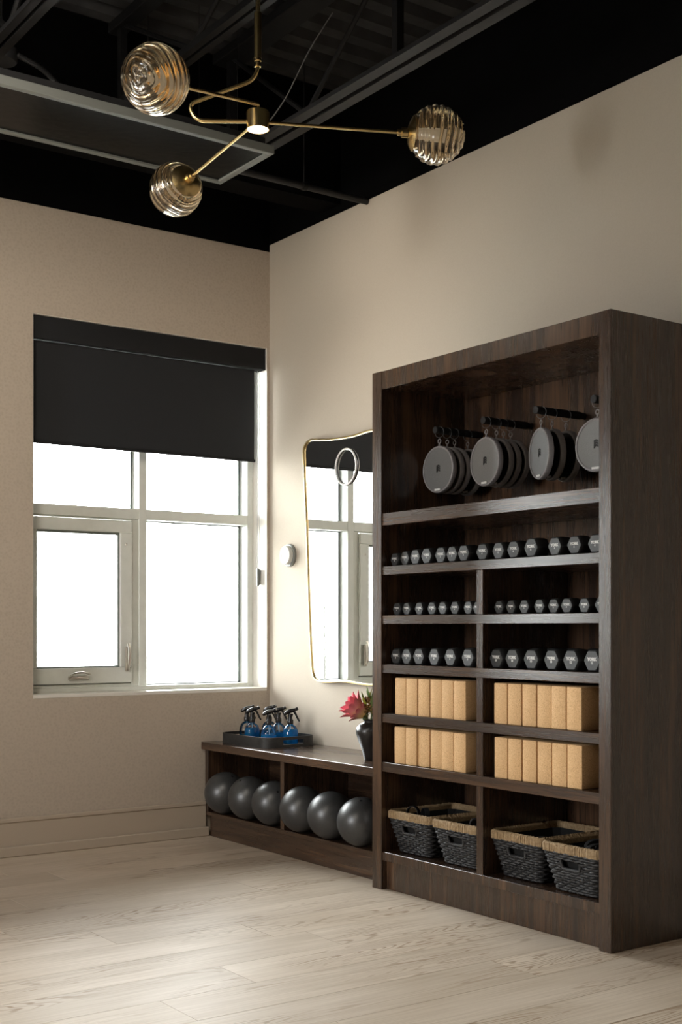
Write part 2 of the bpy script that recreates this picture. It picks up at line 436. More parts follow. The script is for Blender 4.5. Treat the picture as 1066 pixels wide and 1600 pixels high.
# ------------------------------------------------------------------ windows
def window(n, x0):
    """window n, its opening starting at x0; casement in the lower left light"""
    root = bpy.data.objects.new('window_%d' % n, None); COL.objects.link(root); root['kind'] = 'structure'
    root.location = (x0, WY, WZ0)
    # local coordinates: x from the opening's left, y from the wall plane, z from the sill
    F0, F1 = .140, .235
    Z = lambda z: z - WZ0
    W = WINW; H = WZ1 - WZ0
    part('sill', MB().box(0, W, 0, F0 + .1, -.012, .006, .002), M['sill'], root, smooth=None)
    for xa, xb, za, zb in ((-.0005, .0016, .006, H), (W - .0016, W + .0005, .006, H), (.0016, W - .0016, H - .0016, H + .0005)):
        part('jamb_liner', MB().box(xa, xb, .0005, F0, za, zb), M['sill'], root, smooth=None)
    def bar(name, xa, xb, ya, yb, za, zb, mat='frame_grey', bev=.002):
        return part(name, MB().box(xa, xb, ya, yb, za, zb, bev), M[mat], root, smooth=None)
    bar('side_frame', .002, .045, F0, F1, .006, H); bar('side_frame', 1.276, W - .002, F0, F1, .006, H)
    bar('bottom_frame', .045, 1.276, F0, F1, .006, .028); bar('top_frame', .045, 1.276, F0, F1, H - .04, H)
    bar('mullion', .626, .670, F0, F1, .028, H - .04)
    bar('transom', .045, .626, F0, F1, Z(1.633), Z(1.686)); bar('transom', .670, 1.276, F0, F1, Z(1.633), Z(1.686))
    # fixed panes with a thin dark gasket round each
    for xa, xb, za, zb in ((.045, .626, Z(1.686), H - .04), (.670, 1.276, Z(1.686), H - .04), (.670, 1.276, .028, Z(1.633))):
        p = bar('pane', xa, xb, F1 - .012, F1 - .006, za, zb, 'pane', 0)
        for q in ((xa, xa + .013, za, zb), (xb - .013, xb, za, zb), (xa, xb, za, za + .006), (xa, xb, zb - .006, zb)):
            part('gasket', MB().box(q[0], q[1], F1 - .017, F1 - .012, q[2], q[3]), M['spacer'], p, smooth=None)
    # casement
    ss = part('casement_sash', MB().box(.012, .585, .134, .190, Z(.797), Z(.876), .003).box(.012, .585, .134, .190, Z(1.560), Z(1.622), .003)
              .box(.012, .073, .134, .190, Z(.876), Z(1.560), .003).box(.520, .585, .134, .190, Z(.876), Z(1.560), .003), M['frame_grey'], root, smooth=None)
    part('sash_stop', MB().box(.585, .626, .150, .225, .028, Z(1.633), .002).box(.045, .585, .150, .225, .028, Z(.797) - .004, .002).box(.045, .585, .150, .225, Z(1.626), Z(1.633), .001), M['frame_grey'], root, smooth=None)
    part('gap_seal', MB().box(.045, .585, .152, .185, Z(.793), Z(.797)), M['gasket'], root, smooth=None)
    part('pane', MB().box(.073, .520, .172, .178, Z(.876), Z(1.560)), M['pane'], ss, smooth=None)
    gk = MB()
    for q in ((.073, .081, Z(.876), Z(1.56)), (.510, .520, Z(.876), Z(1.56)), (.081, .510, Z(.876), Z(.884)), (.081, .510, Z(1.548), Z(1.56))):
        gk.box(q[0], q[1], .150, .172, q[2], q[3])
    part('gasket', gk, M['spacer'], ss, smooth=None)
    # folding crank handle on the bottom rail, and the lock lever on the right stile
    hx, hz = .288, Z(.833)
    part('crank_handle', MB().box(hx - .055, hx + .055, .122, .1335, hz - .016, hz + .004, .004, 2)
         .tube(spline([(hx - .058, .116, hz - .006), (hx - .03, .104, hz + .016), (hx + .015, .102, hz + .021), (hx + .055, .112, hz + .012)], 6), [.005] + [.007] * 17 + [.005], 8, flat=.7), M['nickel'], ss)
    lx, lz = .553, Z(.924)
    part('lock_lever', MB().box(lx - .011, lx + .011, .122, .1335, lz - .070, lz + .055, .004, 2)
         .tube(spline([(lx, .118, lz - .055), (lx, .104, lz - .03), (lx, .102, lz + .03), (lx, .112, lz + .072)], 5), .0075, 8, flat=.7), M['nickel'], ss)
    if n == 1:
        part('hinge_clip', MB().box(.545, .556, .1315, .1335, Z(1.495), Z(1.507), .001), M['nickel'], ss, smooth=None)
    return root
for i, x0 in enumerate(WINX): window(i + 1, x0)

def blind(x0, label, chain):
    r = thing('roller_blind', label, 'blind', (x0, WY, 1.968))
    H = WZ1 - 1.968
    part('cassette', MB().box(.004, 1.310, .018, .098, H - .112, H - .002, .004, 2), M['cassette'], r)
    part('end_cap', MB().box(1.3085, 1.3128, .014, .100, H - .116, H - .001, .001), M['cassette'], r, smooth=None)
    part('fabric', MB().box(.012, 1.268, .0575, .0587, .012, H - .1125), M['blind'], r, smooth=None)
    part('bottom_bar', MB().box(.010, 1.274, .052, .064, -.002, .014, .003, 2), M['cassette'], r)
    # bead chain: two strands with a bend at the bottom
    cx, cy = 1.297, .062
    ch = MB(); zs = []
    z = H - .118
    while z > 1.385 - 1.968:
        zs.append(z); z -= .0075
    for s in (-1, 1):
        for z in zs:
            if s == 1 and z < 1.44 - 1.968: continue
            bmesh.ops.create_icosphere(ch.bm, subdivisions=1, radius=.0026, matrix=Matrix.Translation((cx + s * .006, cy, z)))
        ch.tube([(cx + s * .006, cy, zs[0]), (cx + s * .006, cy, zs[-1])], .0009, 4)
    part('bead_chain', ch, M['plastic_white'], r, kind='stuff')
    part('chain_tensioner', MB().box(cx - .012, cx - .001, cy - .01, cy + .006, 1.30 - 1.968, 1.395 - 1.968, .003, 2)
         .box(cx + .002, cx + .012, cy - .006, cy + .008, 1.325 - 1.968, 1.39 - 1.968, .003, 2)
         .lathe([(.0, -.004), (.012, -.004), (.012, .004), (.0, .004)], 14, Matrix.Translation((cx + .003, cy + .004, 1.318 - 1.968)) @ Matrix.Rotation(PI / 2, 4, 'X')), M['plastic_grey'], r)
    return r
for i, x0 in enumerate(WINX[:2]):
    blind(x0, ['black roller blind half drawn over the white window beside the corner',
               'black roller blind on the next white window further along the back wall'][i], i == 0)

# ------------------------------------------------------------------ tall walnut cabinet
CX0, CX1, CY0, CY1, CH = 3.141, 3.612, 2.874, 4.187, 2.131
cab = thing('storage_cabinet', 'tall dark walnut open cabinet full of exercise gear against the right wall', 'cabinet', (CX0, (CY0 + CY1) / 2, 0))
cl = lambda x: x - CX0
cy_ = lambda y: y - (CY0 + CY1) / 2
def cp(name, x0, x1, y0, y1, z0, z1, mat, bev=.0012):
    return part(name, MB().box(cl(x0), cl(x1), cy_(y0), cy_(y1), z0, z1, bev), M[mat], cab, smooth=None)
YL, YR = 4.125, 2.928           # inner faces of the sides
cp('side_panel', CX0, CX1, YL, CY1, 0, CH, 'wz'); cp('side_panel', CX0, CX1, CY0, YR, 0, CH, 'wz')
cp('top_rail', CX0 + .002, CX1, YR, YL, 2.056, CH - .001, 'wz')
cp('back_panel', CX1 - .022, CX1, YR, YL, .10, 2.056, 'wz')
cp('plinth', CX0 + .028, CX0 + .05, YR, YL, 0, .121, 'wz')
XB = CX1 - .022
SH = {1: (1.496, 1.547), 2: (1.293, 1.329), 3: (1.092, 1.127), 4: (.891, .927), 5: (.688, .724), 6: (.486, .525), 7: (.121, .157)}
for k, (a, b) in SH.items(): cp('shelf' if k != 7 else 'bottom_shelf', CX0 + .004, XB, YR, YL, a, b, 'wz' if k == 7 else 'wy')
for hi, lo in ((2, 3), (3, 4), (4, 5), (5, 6), (6, 7)):
    cp('divider', CX0 + .005, XB, 3.510, 3.546, SH[lo][1], SH[hi][0], 'wz')

# ------------------------------------------------------------------ low walnut bench
BX0 = 3.196; BY0, BY1 = 4.188, 5.736
bench = thing('storage_bench', 'low dark walnut bench with open cubbies in the corner under the mirror', 'bench', (BX0, (BY0 + BY1) / 2, 0))
def bp(name, x0, x1, y0, y1, z0, z1, mat):
    ym = (BY0 + BY1) / 2
    return part(name, MB().box(x0 - BX0, x1 - BX0, y0 - ym, y1 - ym, z0, z1, .0012), M[mat], bench, smooth=None)
bp('bench_top', BX0, CX1, BY0, BY1, .448, .486, 'wy')
bp('side_panel', 3.219, CX1, 5.706, BY1, .126, .448, 'wz')
bp('side_panel', 3.225, CX1, BY0, BY0 + .022, .126, .448, 'wz')
bp('divider', 3.219, CX1 - .02, 4.985, 5.015, .126, .448, 'wz')
bp('bottom_board', 3.219, CX1, BY0, BY1, .107, .126, 'wy')
bp('plinth', 3.233, 3.255, BY0, BY1 - .03, 0, .107, 'wy')
bp('back_panel', CX1 - .02, CX1, BY0 + .022, 5.706, .126, .448, 'wy')

# ------------------------------------------------------------------ exercise balls on the bench's bottom board
M['ball'] = noisy('charcoal_vinyl_ball', (.075, .076, .077), (.09, .091, .092), 140, .38, .03, .0005, .55)
BR = .1072
def ball_mesh():
    mb = MB(); n = 48; pr = []
    for i in range(33):
        t = -PI / 2 + PI * i / 32
        r = BR * math.cos(t)
        groove = .0009 * math.exp(-((abs(t) - .32) / .02) ** 2)
        pr.append((max(r - groove, .0004), BR * math.sin(t)))
    mb.lathe(pr, n, Matrix.Rotation(PI / 2, 4, 'X'))
    return mb.mesh('exercise_ball', M['ball'], 180)
bme = ball_mesh()
plug = MB().lathe([(.0005, .0), (.006, .0), (.006, .0012), (.004, .002), (.0005, .002)], 12, Matrix.Translation((0, 0, BR - .0012))).mesh('valve_plug', M['black_plastic'])
BL = ['charcoal ball in the bench nearest the window wall, first of its cubby', 'charcoal ball in the middle of the left bench cubby',
      'charcoal ball in the left bench cubby, just left of the bench divider', 'charcoal ball in the right bench cubby, just right of the bench divider',
      'charcoal ball in the middle of the right bench cubby', 'charcoal ball in the bench nearest the tall cabinet']
for i, yb in enumerate((5.585, 5.350, 5.124, 4.876, 4.646, 4.414)):
    o = link('exercise_ball', bme, None, (3.252, yb, .1262 + BR), (random.uniform(-.3, .3), random.uniform(-.3, .3), random.uniform(0, 6)))
    tag(o, BL[i], 'ball', 'small exercise balls in the bench')
    link('valve_plug', plug, o, rot=(0, R(40), 0))

# ------------------------------------------------------------------ dumbbells
def db_parts():
    """hex dumbbell, 1 m across the flats, lying along +x, front face centre at x=0, resting on z=0"""
    def hexring(af):      # flats at top and bottom
        rr = af / math.sqrt(3)
        return [(rr * math.cos(k * PI / 3), rr * math.sin(k * PI / 3)) for k in range(6)]
    def head(x0, sgn):
        mb = MB(); rings = []
        for dx, s in ((0, .84), (.03, .90), (.10, .955), (.25, 1.0), (.72, 1.0), (.90, .93), (1.0, .74), (1.04, .42)):
            rings.append([mb.bm.verts.new((x0 + sgn * dx, p[0] * s, .5 + p[1] * s)) for p in hexring(1.0)])
        mb.ring_faces(rings)
        bmesh.ops.bevel(mb.bm, geom=[e for e in mb.bm.edges if abs(e.verts[0].co.x - e.verts[1].co.x) > .01], offset=.032, segments=2, affect='EDGES')
        return mb.mesh('hex_head', M['rubber'], 24)
    h1 = head(0, 1); h2 = head(3.55, -1)
    hd = MB().lathe([(.17, 1.0), (.18, 1.3), (.21, 1.55), (.22, 1.775), (.21, 2.0), (.18, 2.25), (.17, 2.55)], 16, Matrix.Translation((0, 0, .5)) @ Matrix.Rotation(PI / 2, 4, 'Y')).mesh('handle', M['chrome'])
    return h1, h2, hd
H1, H2, HD = db_parts()
def text_mesh(lines, name):
    out = bmesh.new()
    for body, size, z, ofs in lines:
        cu = bpy.data.curves.new('lettering', 'FONT'); cu.body = body; cu.size = size; cu.align_x = 'CENTER'; cu.align_y = 'CENTER'
        cu.extrude = .004; cu.offset = ofs; cu.resolution_u = 2; cu.space_character = 1.0
        to = bpy.data.objects.new('lettering', cu); COL.objects.link(to)
        dg = bpy.context.evaluated_depsgraph_get(); me = bpy.data.meshes.new_from_object(to.evaluated_get(dg))
        # text x -> world -y (read from -x side), text y -> z
        me.transform(Matrix(((0, 0, -1, 0), (-1, 0, 0, 0), (0, 1, 0, z), (0, 0, 0, 1))))
        out.from_mesh(me); bpy.data.objects.remove(to); bpy.data.curves.remove(cu)
    me = bpy.data.meshes.new(name); out.to_mesh(me); out.free(); me.materials.append(M['print']); return me
TXT = {k: text_mesh([('YORK', .205, .56, .012), (k, .15, .40, .008)], 'lettering') for k in ('4', '5', '6', '8', '10', '12')}
def row_db(ys, hs, zt, num, group, where, xin=.035):
    """ys: left vertices of the hex faces; hs: heights across the flats"""
    n = len(ys)
    for i, yv in enumerate(ys):
        h = hs[i]; half = h / math.sqrt(3) * .97
        nm = num[i] if isinstance(num, list) else num
        k = ORD[i] + ' from the left' if i < n - 1 else 'last one, cut off by the right upright'
        if isinstance(where, tuple): lab = where[0] % k if i < n - 1 else where[1]
        r = thing('hex_dumbbell', lab, 'dumbbell', (CX0 + xin + random.uniform(-.006, .006), yv - half, zt + .0004), random.uniform(-.035, .035), group)
        for nme, me in (('hex_head', H1), ('hex_head', H2), ('handle', HD), ('lettering', TXT[nm])):
            o = link(nme, me, r); o.scale = (h, h, h)
row_db([4.117, 4.055, 3.987, 3.915, 3.831, 3.757, 3.684, 3.586, 3.5, 3.413, 3.32, 3.202, 3.106, 3.011],
       [.054, .059, .063, .0645, .064, .0635, .0645, .065, .065, .065, .069, .0665, .0655, .0655], SH[2][1],
       ['5'] * 7 + ['6'] * 7, 'dumbbells on the undivided top dumbbell shelf',
       ('black hex dumbbell on the undivided top dumbbell shelf, %s', 'black hex dumbbell on the undivided top dumbbell shelf, rightmost, cut off by the cabinet side'))
row_db([4.108, 4.040, 3.966, 3.89, 3.816, 3.744, 3.675, 3.610], [.052] * 7 + [.050], SH[3][1], '4', 'dumbbells in the middle row left bay',
       ('small black dumbbell, middle dumbbell row, left bay, %s', 'small black hex dumbbell in the middle row left bay, half hidden by the divider'), .045)
row_db([3.491, 3.432, 3.355, 3.283, 3.22, 3.151, 3.069, 2.996], [.050, .051, .051, .052, .053, .054, .053, .056], SH[3][1], '5', 'dumbbells in the middle row right bay',
       ('small black dumbbell, middle dumbbell row, right bay, %s', 'small black hex dumbbell in the middle row right bay, cut off by the cabinet side'), .045)
row_db([4.117, 4.040, 3.959, 3.863, 3.768, 3.668], [.0645, .066, .068, .0695, .070, .0715], SH[4][1], '8', 'dumbbells in the bottom row left bay',
       ('black hex dumbbell, lowest dumbbell row, left bay, %s', 'black hex dumbbell in the lowest dumbbell row, just left of the divider'))
row_db([3.505, 3.42, 3.322, 3.228, 3.13, 3.033], [.0725, .073, .073, .074, .075, .0755], SH[4][1], ['10', '10', '10', '10', '12', '12'], 'dumbbells in the bottom row right bay',
       ('large black hex dumbbell, lowest dumbbell row, right bay, %s', 'largest black hex dumbbell at the right end of the lowest dumbbell row'))

# ------------------------------------------------------------------ cork blocks
def cork(w):
    return MB().box(0, .226, -w + .0014, -.0014, 0, .150, .004, 2).mesh('cork_block', M['cork'])
CW = cork(.0728)
def corks(ys, zt, side, rowname):
    for i, yv in enumerate(ys):
        wdt = (ys[i] - ys[i + 1]) if i < 5 else None
        o = link('cork_block', CW, None, (CX0 + .014 + [.001, .002, .000, .007, .002, .006][(i + int(yv * 7)) % 6] + random.uniform(0, .003), yv, zt + .0002), (0, 0, random.uniform(-.006, .006)))
        tag(o, 'tan cork block, %s bay of the %s block shelf, %s' % (side, rowname, ORD[i] + ' from the left' if i < 5 else 'rightmost'), 'yoga block', 'cork blocks on the block shelves')
corks([4.059, 3.986, 3.913, 3.838, 3.764, 3.690], SH[5][1], 'left', 'upper')
corks([3.463, 3.389, 3.315, 3.240, 3.166, 3.092], SH[5][1], 'right', 'upper')
corks([4.063, 3.989, 3.915, 3.838, 3.764, 3.690], SH[6][1], 'left', 'lower')
corks([3.461, 3.387, 3.313, 3.239, 3.165, 3.092], SH[6][1], 'right', 'lower')

# ------------------------------------------------------------------ woven baskets
def rrect(hx, hy, rad, n):
    """n points evenly round a rounded rectangle"""
    pts = []
    for cx, cy, a0 in ((hx - rad, hy - rad, 0), (-hx + rad, hy - rad, 90), (-hx + rad, -hy + rad, 180), (hx - rad, -hy + rad, 270)):
        for k in range(7): a = R(a0 + 15 * k); pts.append(Vector((cx + rad * math.cos(a), cy + rad * math.sin(a), 0)))
    L = [0]
    for i in range(len(pts)): L.append(L[-1] + (pts[(i + 1) % len(pts)] - pts[i]).length)
    out = []; j = 0
    for k in range(n):
        s = L[-1] * k / n
        while L[j + 1] < s: j += 1
        t = (s - L[j]) / max(L[j + 1] - L[j], 1e-9)
        p = pts[j].lerp(pts[(j + 1) % len(pts)], t)
        out.append(p)
    return out
BD, BW, BH = .36, .272, .145      # rim depth (x), rim width (y), body height
def basket_meshes():
    rows = 15; seg = 168; body = MB()
    for i in range(rows):
        f = i / (rows - 1); z = .0064 + f * (BH - .0144)
        hx = BD / 2 - .036 + .030 * f; hy = BW / 2 - .038 + .032 * f
        base = rrect(hx, hy, .022, seg); pts = []; hole = []
        for k, p in enumerate(base):
            nrm = Vector((p.x / hx, p.y / hy, 0)); nrm = Vector((round(nrm.x * abs(nrm.x) ** 6, 4), round(nrm.y * abs(nrm.y) ** 6, 4), 0))
            if nrm.length > 0: nrm.normalize()
            wv = (.0036 if (i % 2) else -.0036) * math.cos(2 * PI * k / 7.0)
            pts.append(p + nrm * wv + Vector((0, 0, z + .0011 * math.sin(k * 1.7 + i))))
            hole.append(p.x < -hx + .01 and abs(p.y) < .046 and rows - 6 <= i <= rows - 4)
        if any(hole):
            # open the strand at the hand hole
            st = next(k for k in range(seg) if hole[k - 1] and not hole[k])
            run = []
            for q in range(seg):
                k = (st + q) % seg
                if hole[k]: break
                run.append(pts[k])
            body.tube(run, .0056, 6, False)
        else: body.tube(pts, .0056, 6, True)
    b = body.mesh('woven_body', M['twine'], 60)
    hz0 = .004 + (rows - 6.6) / (rows - 1) * (BH - .012); hz1 = .004 + (rows - 3.4) / (rows - 1) * (BH - .012)
    fx = lambda z: -(BD / 2 - .036 + .030 * z / BH) - .003
    edge = [Vector((fx(hz1), -.047, hz1)), Vector((fx(hz0), -.042, hz0)), Vector((fx(hz0), .042, hz0)), Vector((fx(hz1), .047, hz1))]
    he = MB().tube(fillet(edge, .012), .0062, 8).mesh('handle_edge', M['twine'])
    # inner liner: black open-topped form, added to darken the inside and hand hole
    lin = MB(); r0 = rrect(BD / 2 - .052, BW / 2 - .052, .018, 28); r1 = rrect(BD / 2 - .024, BW / 2 - .022, .018, 28)
    a = [lin.bm.verts.new(p + Vector((0, 0, .002))) for p in r0]; bq = [lin.bm.verts.new(p + Vector((0, 0, BH + .004))) for p in r1]
    lin.ring_faces([a, bq], cap=False); lin.bm.faces.new(list(reversed(a)))
    ln = lin.mesh('shade_shell', M['shade_shell'])
    # rim: upright wraps of seagrass over a band
    rim = MB(); ns = 230; q = rrect(BD / 2, BW / 2, .022, ns); qi = rrect(BD / 2 - .012, BW / 2 - .012, .014, ns)
    for k in range(ns):
        p, pi = q[k], qi[k]; j = random.uniform(-.0012, .0012); o = (p - pi).normalized() * random.uniform(-.0006, .0012)
        zb, zt = BH - .006 + j, BH + .0235 + random.uniform(-.001, .001)
        rim.tube([pi + Vector((0, 0, zb + .004)), pi + Vector((0, 0, zt - .004)), (p + pi) / 2 + Vector((0, 0, zt + .001)), p + o + Vector((0, 0, zt - .004)), p * .995 + o + Vector((0, 0, zb))], .0027, 5, False)
    rm = rim.mesh('seagrass_rim', M['seagrass'], 60)
    return b, he, ln, rm
BM_, HE, LN, RM = basket_meshes()
BLAB = ['black woven basket with tan seagrass rim, leftmost on the bottom shelf', 'black woven basket with tan seagrass rim, just left of the bottom divider',
        'black woven basket with tan seagrass rim, just right of the bottom divider', 'black woven basket with tan seagrass rim at the right end of the bottom shelf']
BPOS = [(3.345, 3.984, 0), (3.338, 3.690, 0), (3.352, 3.368, .008), (3.330, 3.075, -.006)]
for (x, y, rz), lb in zip(BPOS, BLAB):
    r = thing('woven_basket', lb, 'basket', (x, y, SH[7][1] + .0015), rz, 'woven baskets on the bottom shelf')
    link('woven_body', BM_, r, kind='stuff'); link('handle_edge', HE, r); link('shade_shell', LN, r); link('seagrass_rim', RM, r, label='tan seagrass rim wrapped in upright strands', kind='stuff')
# black straps lying in the baskets
def straps(x, y, lab, loops):
    zr = SH[7][1] + BH
    r = thing('strap_bundle', lab, 'strap', (x, y, zr - .06), 0, 'bundles of black straps in the baskets')
    bed = MB()
    for k in range(11):
        a = random.uniform(0, PI); cx, cy = random.uniform(-.10, .10), random.uniform(-.06, .06); d = Vector((math.cos(a), math.sin(a), 0)); s = Vector((-d.y, d.x, 0))
        pts = [Vector((cx, cy, .012 + k * .004)) + d * t * .075 + Vector((0, 0, .010 * math.sin(t * 2.5 + k))) for t in [i / 5 - 1 for i in range(11)]]
        pts = [Vector((max(-.135, min(.135, p.x)), max(-.09, min(.09, p.y)), p.z)) for p in pts]
        bed.ribbon(pts, s, .03, .003)
    part('folded_straps', bed, M['strap'], r, kind='stuff')
    for (px_, py_, h, wd, rz) in loops:
        mb = MB(); pts = []
        for i in range(25):
            t = 2 * PI * i / 24
            pts.append(Vector((0, wd * math.cos(t), h * .5 + h * .5 * math.sin(t))))
        mb.ribbon(pts, (1, 0, 0), .02, .003)
        part('strap_loop', mb, M['strap'], r, (px_, py_, .045), (0, 0, rz))
straps(3.345, 3.984, 'black straps with two upright loops in the leftmost basket', [(-.09, .075, .055, .026, .4), (-.07, .02, .052, .024, -.3)])
straps(3.338, 3.690, 'black straps in the basket just left of the bottom divider', [(-.08, -.01, .05, .02, 1.0)])
straps(3.352, 3.371, 'black straps lying low in the basket just right of the bottom divider', [])
straps(3.330, 3.073, 'pile of folded black straps showing above the rightmost basket', [(-.04, .0, .05, .045, 1.2), (-.02, -.04, .045, .05, .9), (-.07, -.03, .04, .05, 1.4)])

# ------------------------------------------------------------------ hanging discs on rods
def rod(y, x0, z, lab):
    r = thing('display_rod', lab, 'rod', (XB, y, z), 0, 'black rods in the top of the cabinet')
    L = XB - x0
    Mx = Matrix.Rotation(-PI / 2, 4, 'Y')
    part('rod_bar', MB().lathe([(.0005, .0002), (.0125, .0002), (.0125, L - .016), (.0005, L - .016)], 18, Mx), M['black_steel'], r)
    pr = [(.0126, .02)]
    zz = .02
    for k in range(5):
        s = (L - .04) / 5
        pr += [(.0150, zz + .004), (.0150, zz + s - .006), (.0138, zz + s - .003), (.0138, zz + s)]; zz += s
    pr.append((.0126, zz + .001))
    part('grip', MB().lathe(pr, 18, Mx, cap=False), M['grip'], r)
    part('end_cap', MB().lathe([(.0005, L - .016), (.0150, L - .016), (.0150, L - .002), (.0135, L), (.0005, L)], 18, Mx), M['dark_steel'], r)
DR = .0975
def disc_mesh():
    Mx = Matrix.Rotation(-PI / 2, 4, 'Y')        # +z of the lathe -> -x (front)
    rim = MB().lathe([(DR - .010, -.012), (DR - .003, -.012), (DR, -.009), (DR, .006), (DR - .002, .010), (DR - .006, .0115), (DR - .010, .010), (DR - .010, -.012)], 48, Mx, cap=False).mesh('rim', M['disc_rim'])
    f1 = MB().lathe([(DR - .0098, .0078), (DR - .03, .0064), (.03, .0052), (.0005, .005), (.0005, -.0055), (DR - .0098, -.0055)], 48, Mx, cap=False).mesh('face', M['disc_face'])
    f2 = f1.copy(); f2.materials[0] = M['disc_dark']
    eye = MB().tube([(0, .0085 * math.sin(t), DR + .020 + .0085 * math.cos(t)) for t in [2 * PI * i / 20 for i in range(20)]], .0024, 8, True) \
        .tube([(0, 0, DR - .001), (0, 0, DR + .0112)], [.0048, .0030], 8).mesh('eyelet', M['disc_rim'])
    tg = MB().box(-.0128, -.0116, -.017, .017, -DR + .010, -DR + .018).mesh('sewn_tag', M['tag'])
    mk = MB()
    for k in range(3):
        z = .012 - .011 * k
        pts = [(-.0065, .009 - .018 * i / 6, z + .0045 * math.sin(i / 6 * PI) + .002 * k) for i in range(7)]
        mk.ribbon(pts, (0, 0, 1), .0070, .0012)
    mk.ribbon([(-.0065, .008, .018), (-.0065, .009, -.012)], (0, 1, 0), .006, .0012)
    return rim, f1, f2, eye, tg, mk.mesh('printed_mark', M['ink'])
RIM, FA, FB, EYE, TAG, MARK = disc_mesh()
WIRE = MB().tube([(0, .022 * math.sin(t), .022 * math.cos(t)) for t in [2 * PI * i / 28 for i in range(28)]], .0011, 6, True).mesh('wire_ring', pm('dark_wire', (.10, .10, .10), .35, 1.0))
RODZ = 1.893
def disc(x, y, yaw, light, lab, tilt=0):
    zc = RODZ - .013 - .022 * 1.0 - .022 - (DR + .020) + .0125
    r = thing('hanging_disc', lab, 'exercise disc', (x, y, zc), yaw, 'round exercise discs hanging from the rods')
    q = (tilt, 0, 0)
    link('rim', RIM, r); link('face', FA if light else FB, r, label='pale grey face' if light else 'black face')
    link('eyelet', EYE, r)
    link('sewn_tag', TAG, r)
    if light: link('printed_mark', MARK, r)
    link('wire_ring', WIRE, r, (0, 0, RODZ - .0075 - zc), (0, 0, .25 - yaw))
RODS = [(4.013, 3.333, 'first rod from the left'), (3.714, 3.329, 'second rod from the left'), (3.422, 3.330, 'third rod from the left'), (3.140, 3.340, 'rightmost, cut off by the cabinet side')]
for y, x0, nm in RODS: rod(y, x0, RODZ, 'black grip-wrapped rod in cabinet top, ' + nm)
YW = [[(3.358, 0.02, 1), (3.400, .03, 1), (3.440, -.03, 1), (3.512, -.10, 0)],
      [(3.348, -.10, 1), (3.402, -.06, 0), (3.440, -.04, 0), (3.478, 0.02, 0)],
      [(3.360, -.37, 1), (3.418, -.33, 0), (3.492, -.26, 0)],
      [(3.362, .05, 1)]]
for (y, x0, nm), ds in zip(RODS, YW):
    for i, (x, yaw, li) in enumerate(ds):
        rn = nm.split(' rod')[0] + ' rod' if 'cut' not in nm else 'rightmost rod'
        lab = ('pale grey round disc hanging at the front of the %s' % rn) if i == 0 else ('grey-rimmed round disc on the %s, %s from the front' % (rn, ORD[i]))
        if 'cut' in nm: lab = 'round grey disc at right, half hidden by the cabinet side'
        disc(x, y, yaw, li, lab)

# ------------------------------------------------------------------ mirror, ring, thermostat
YC = 4.815
half = [(YC, 2.020), (4.957, 2.012), (5.12, 2.017), (5.232, 2.028), (5.306, 2.036), (5.347, 2.027), (5.377, 1.998), (5.380, 1.949), (5.371, 1.80), (5.353, 1.57), (5.341, 1.34), (5.329, 1.144), (5.310, .916), (5.294, .838), (5.260, .808), (5.175, .801), (5.011, .808), (YC, .799)]
outl = half + [(2 * YC - y, z) for y, z in reversed(half[1:-1])]
loop = spline([(0, y, z) for y, z in outl], 5, True)
mr = thing('wall_mirror', 'tall waisted mirror with thin brass frame on the right wall', 'mirror', (WX, YC, 1.42))
fr = MB(); rings = []
nL = len(loop)
for i, p in enumerate(loop):
    t = (loop[(i + 1) % nL] - loop[i - 1]).normalized(); nv = Vector((0, t.z, -t.y))
    if nv.dot(Vector((0, p.y - YC, p.z - 1.42))) < 0: nv = -nv
    q = Vector((0, p.y - YC, p.z - 1.42))
    rings.append([fr.bm.verts.new(q + nv * a + Vector((x, 0, 0))) for a, x in ((0, -.001), (0, -.026), (-.002, -.029), (-.0085, -.029), (-.0105, -.026), (-.0105, -.001))])
fr.ring_faces(rings, True, True)
part('brass_frame', fr, pm('aged_mirror_brass', (.46, .33, .15), .38, 1.0), mr)
gm = MB(); fv = []
for i, p in enumerate(loop):
    t = (loop[(i + 1) % nL] - loop[i - 1]).normalized(); nv = Vector((0, t.z, -t.y))
    if nv.dot(Vector((0, p.y - YC, p.z - 1.42))) < 0: nv = -nv
    fv.append(Vector((-.021, p.y - YC, p.z - 1.42)) - nv * .0100)
gm.bm.faces.new([gm.bm.verts.new(v) for v in fv])
ex = bmesh.ops.extrude_face_region(gm.bm, geom=gm.bm.faces[:]); 
for v in ex['geom']:
    if isinstance(v, bmesh.types.BMVert): v.co.x += .016
part('mirror_glass', gm, M['mirror'], mr, smooth=None)
rg = MB().tube([(0, .086 * math.cos(t), .0875 * math.sin(t)) for t in [2 * PI * i / 56 for i in range(56)]],   .0052, 10, True)
rg = part('white_ring', rg, M['white_ring'], None, (WX - .0272, 5.000, 1.862))
tag(rg, 'slim white ring on the upper part of the brass-framed mirror', 'ring')
th = thing('thermostat', 'round pale grey thermostat on the right wall beside the mirror', 'thermostat', (WX, 5.538, 1.455))
MX = Matrix.Rotation(-PI / 2, 4, 'Y')
part('base_ring', MB().lathe([(.0005, 0), (.060, 0), (.060, .012), (.057, .016), (.0005, .016)], 48, MX), M['plastic_grey'], th)
part('dial', MB().lathe([(.0005, .016), (.050, .016), (.050, .030), (.046, .036), (.034, .038), (.032, .036), (.0005, .036)], 48, MX), M['plastic_white'], th)
part('display', MB().lathe([(.0005, .036), (.026, .036), (.024, .0375), (.0005, .0378)], 40, MX), pm('grey_display', (.36, .37, .36), .2), th)

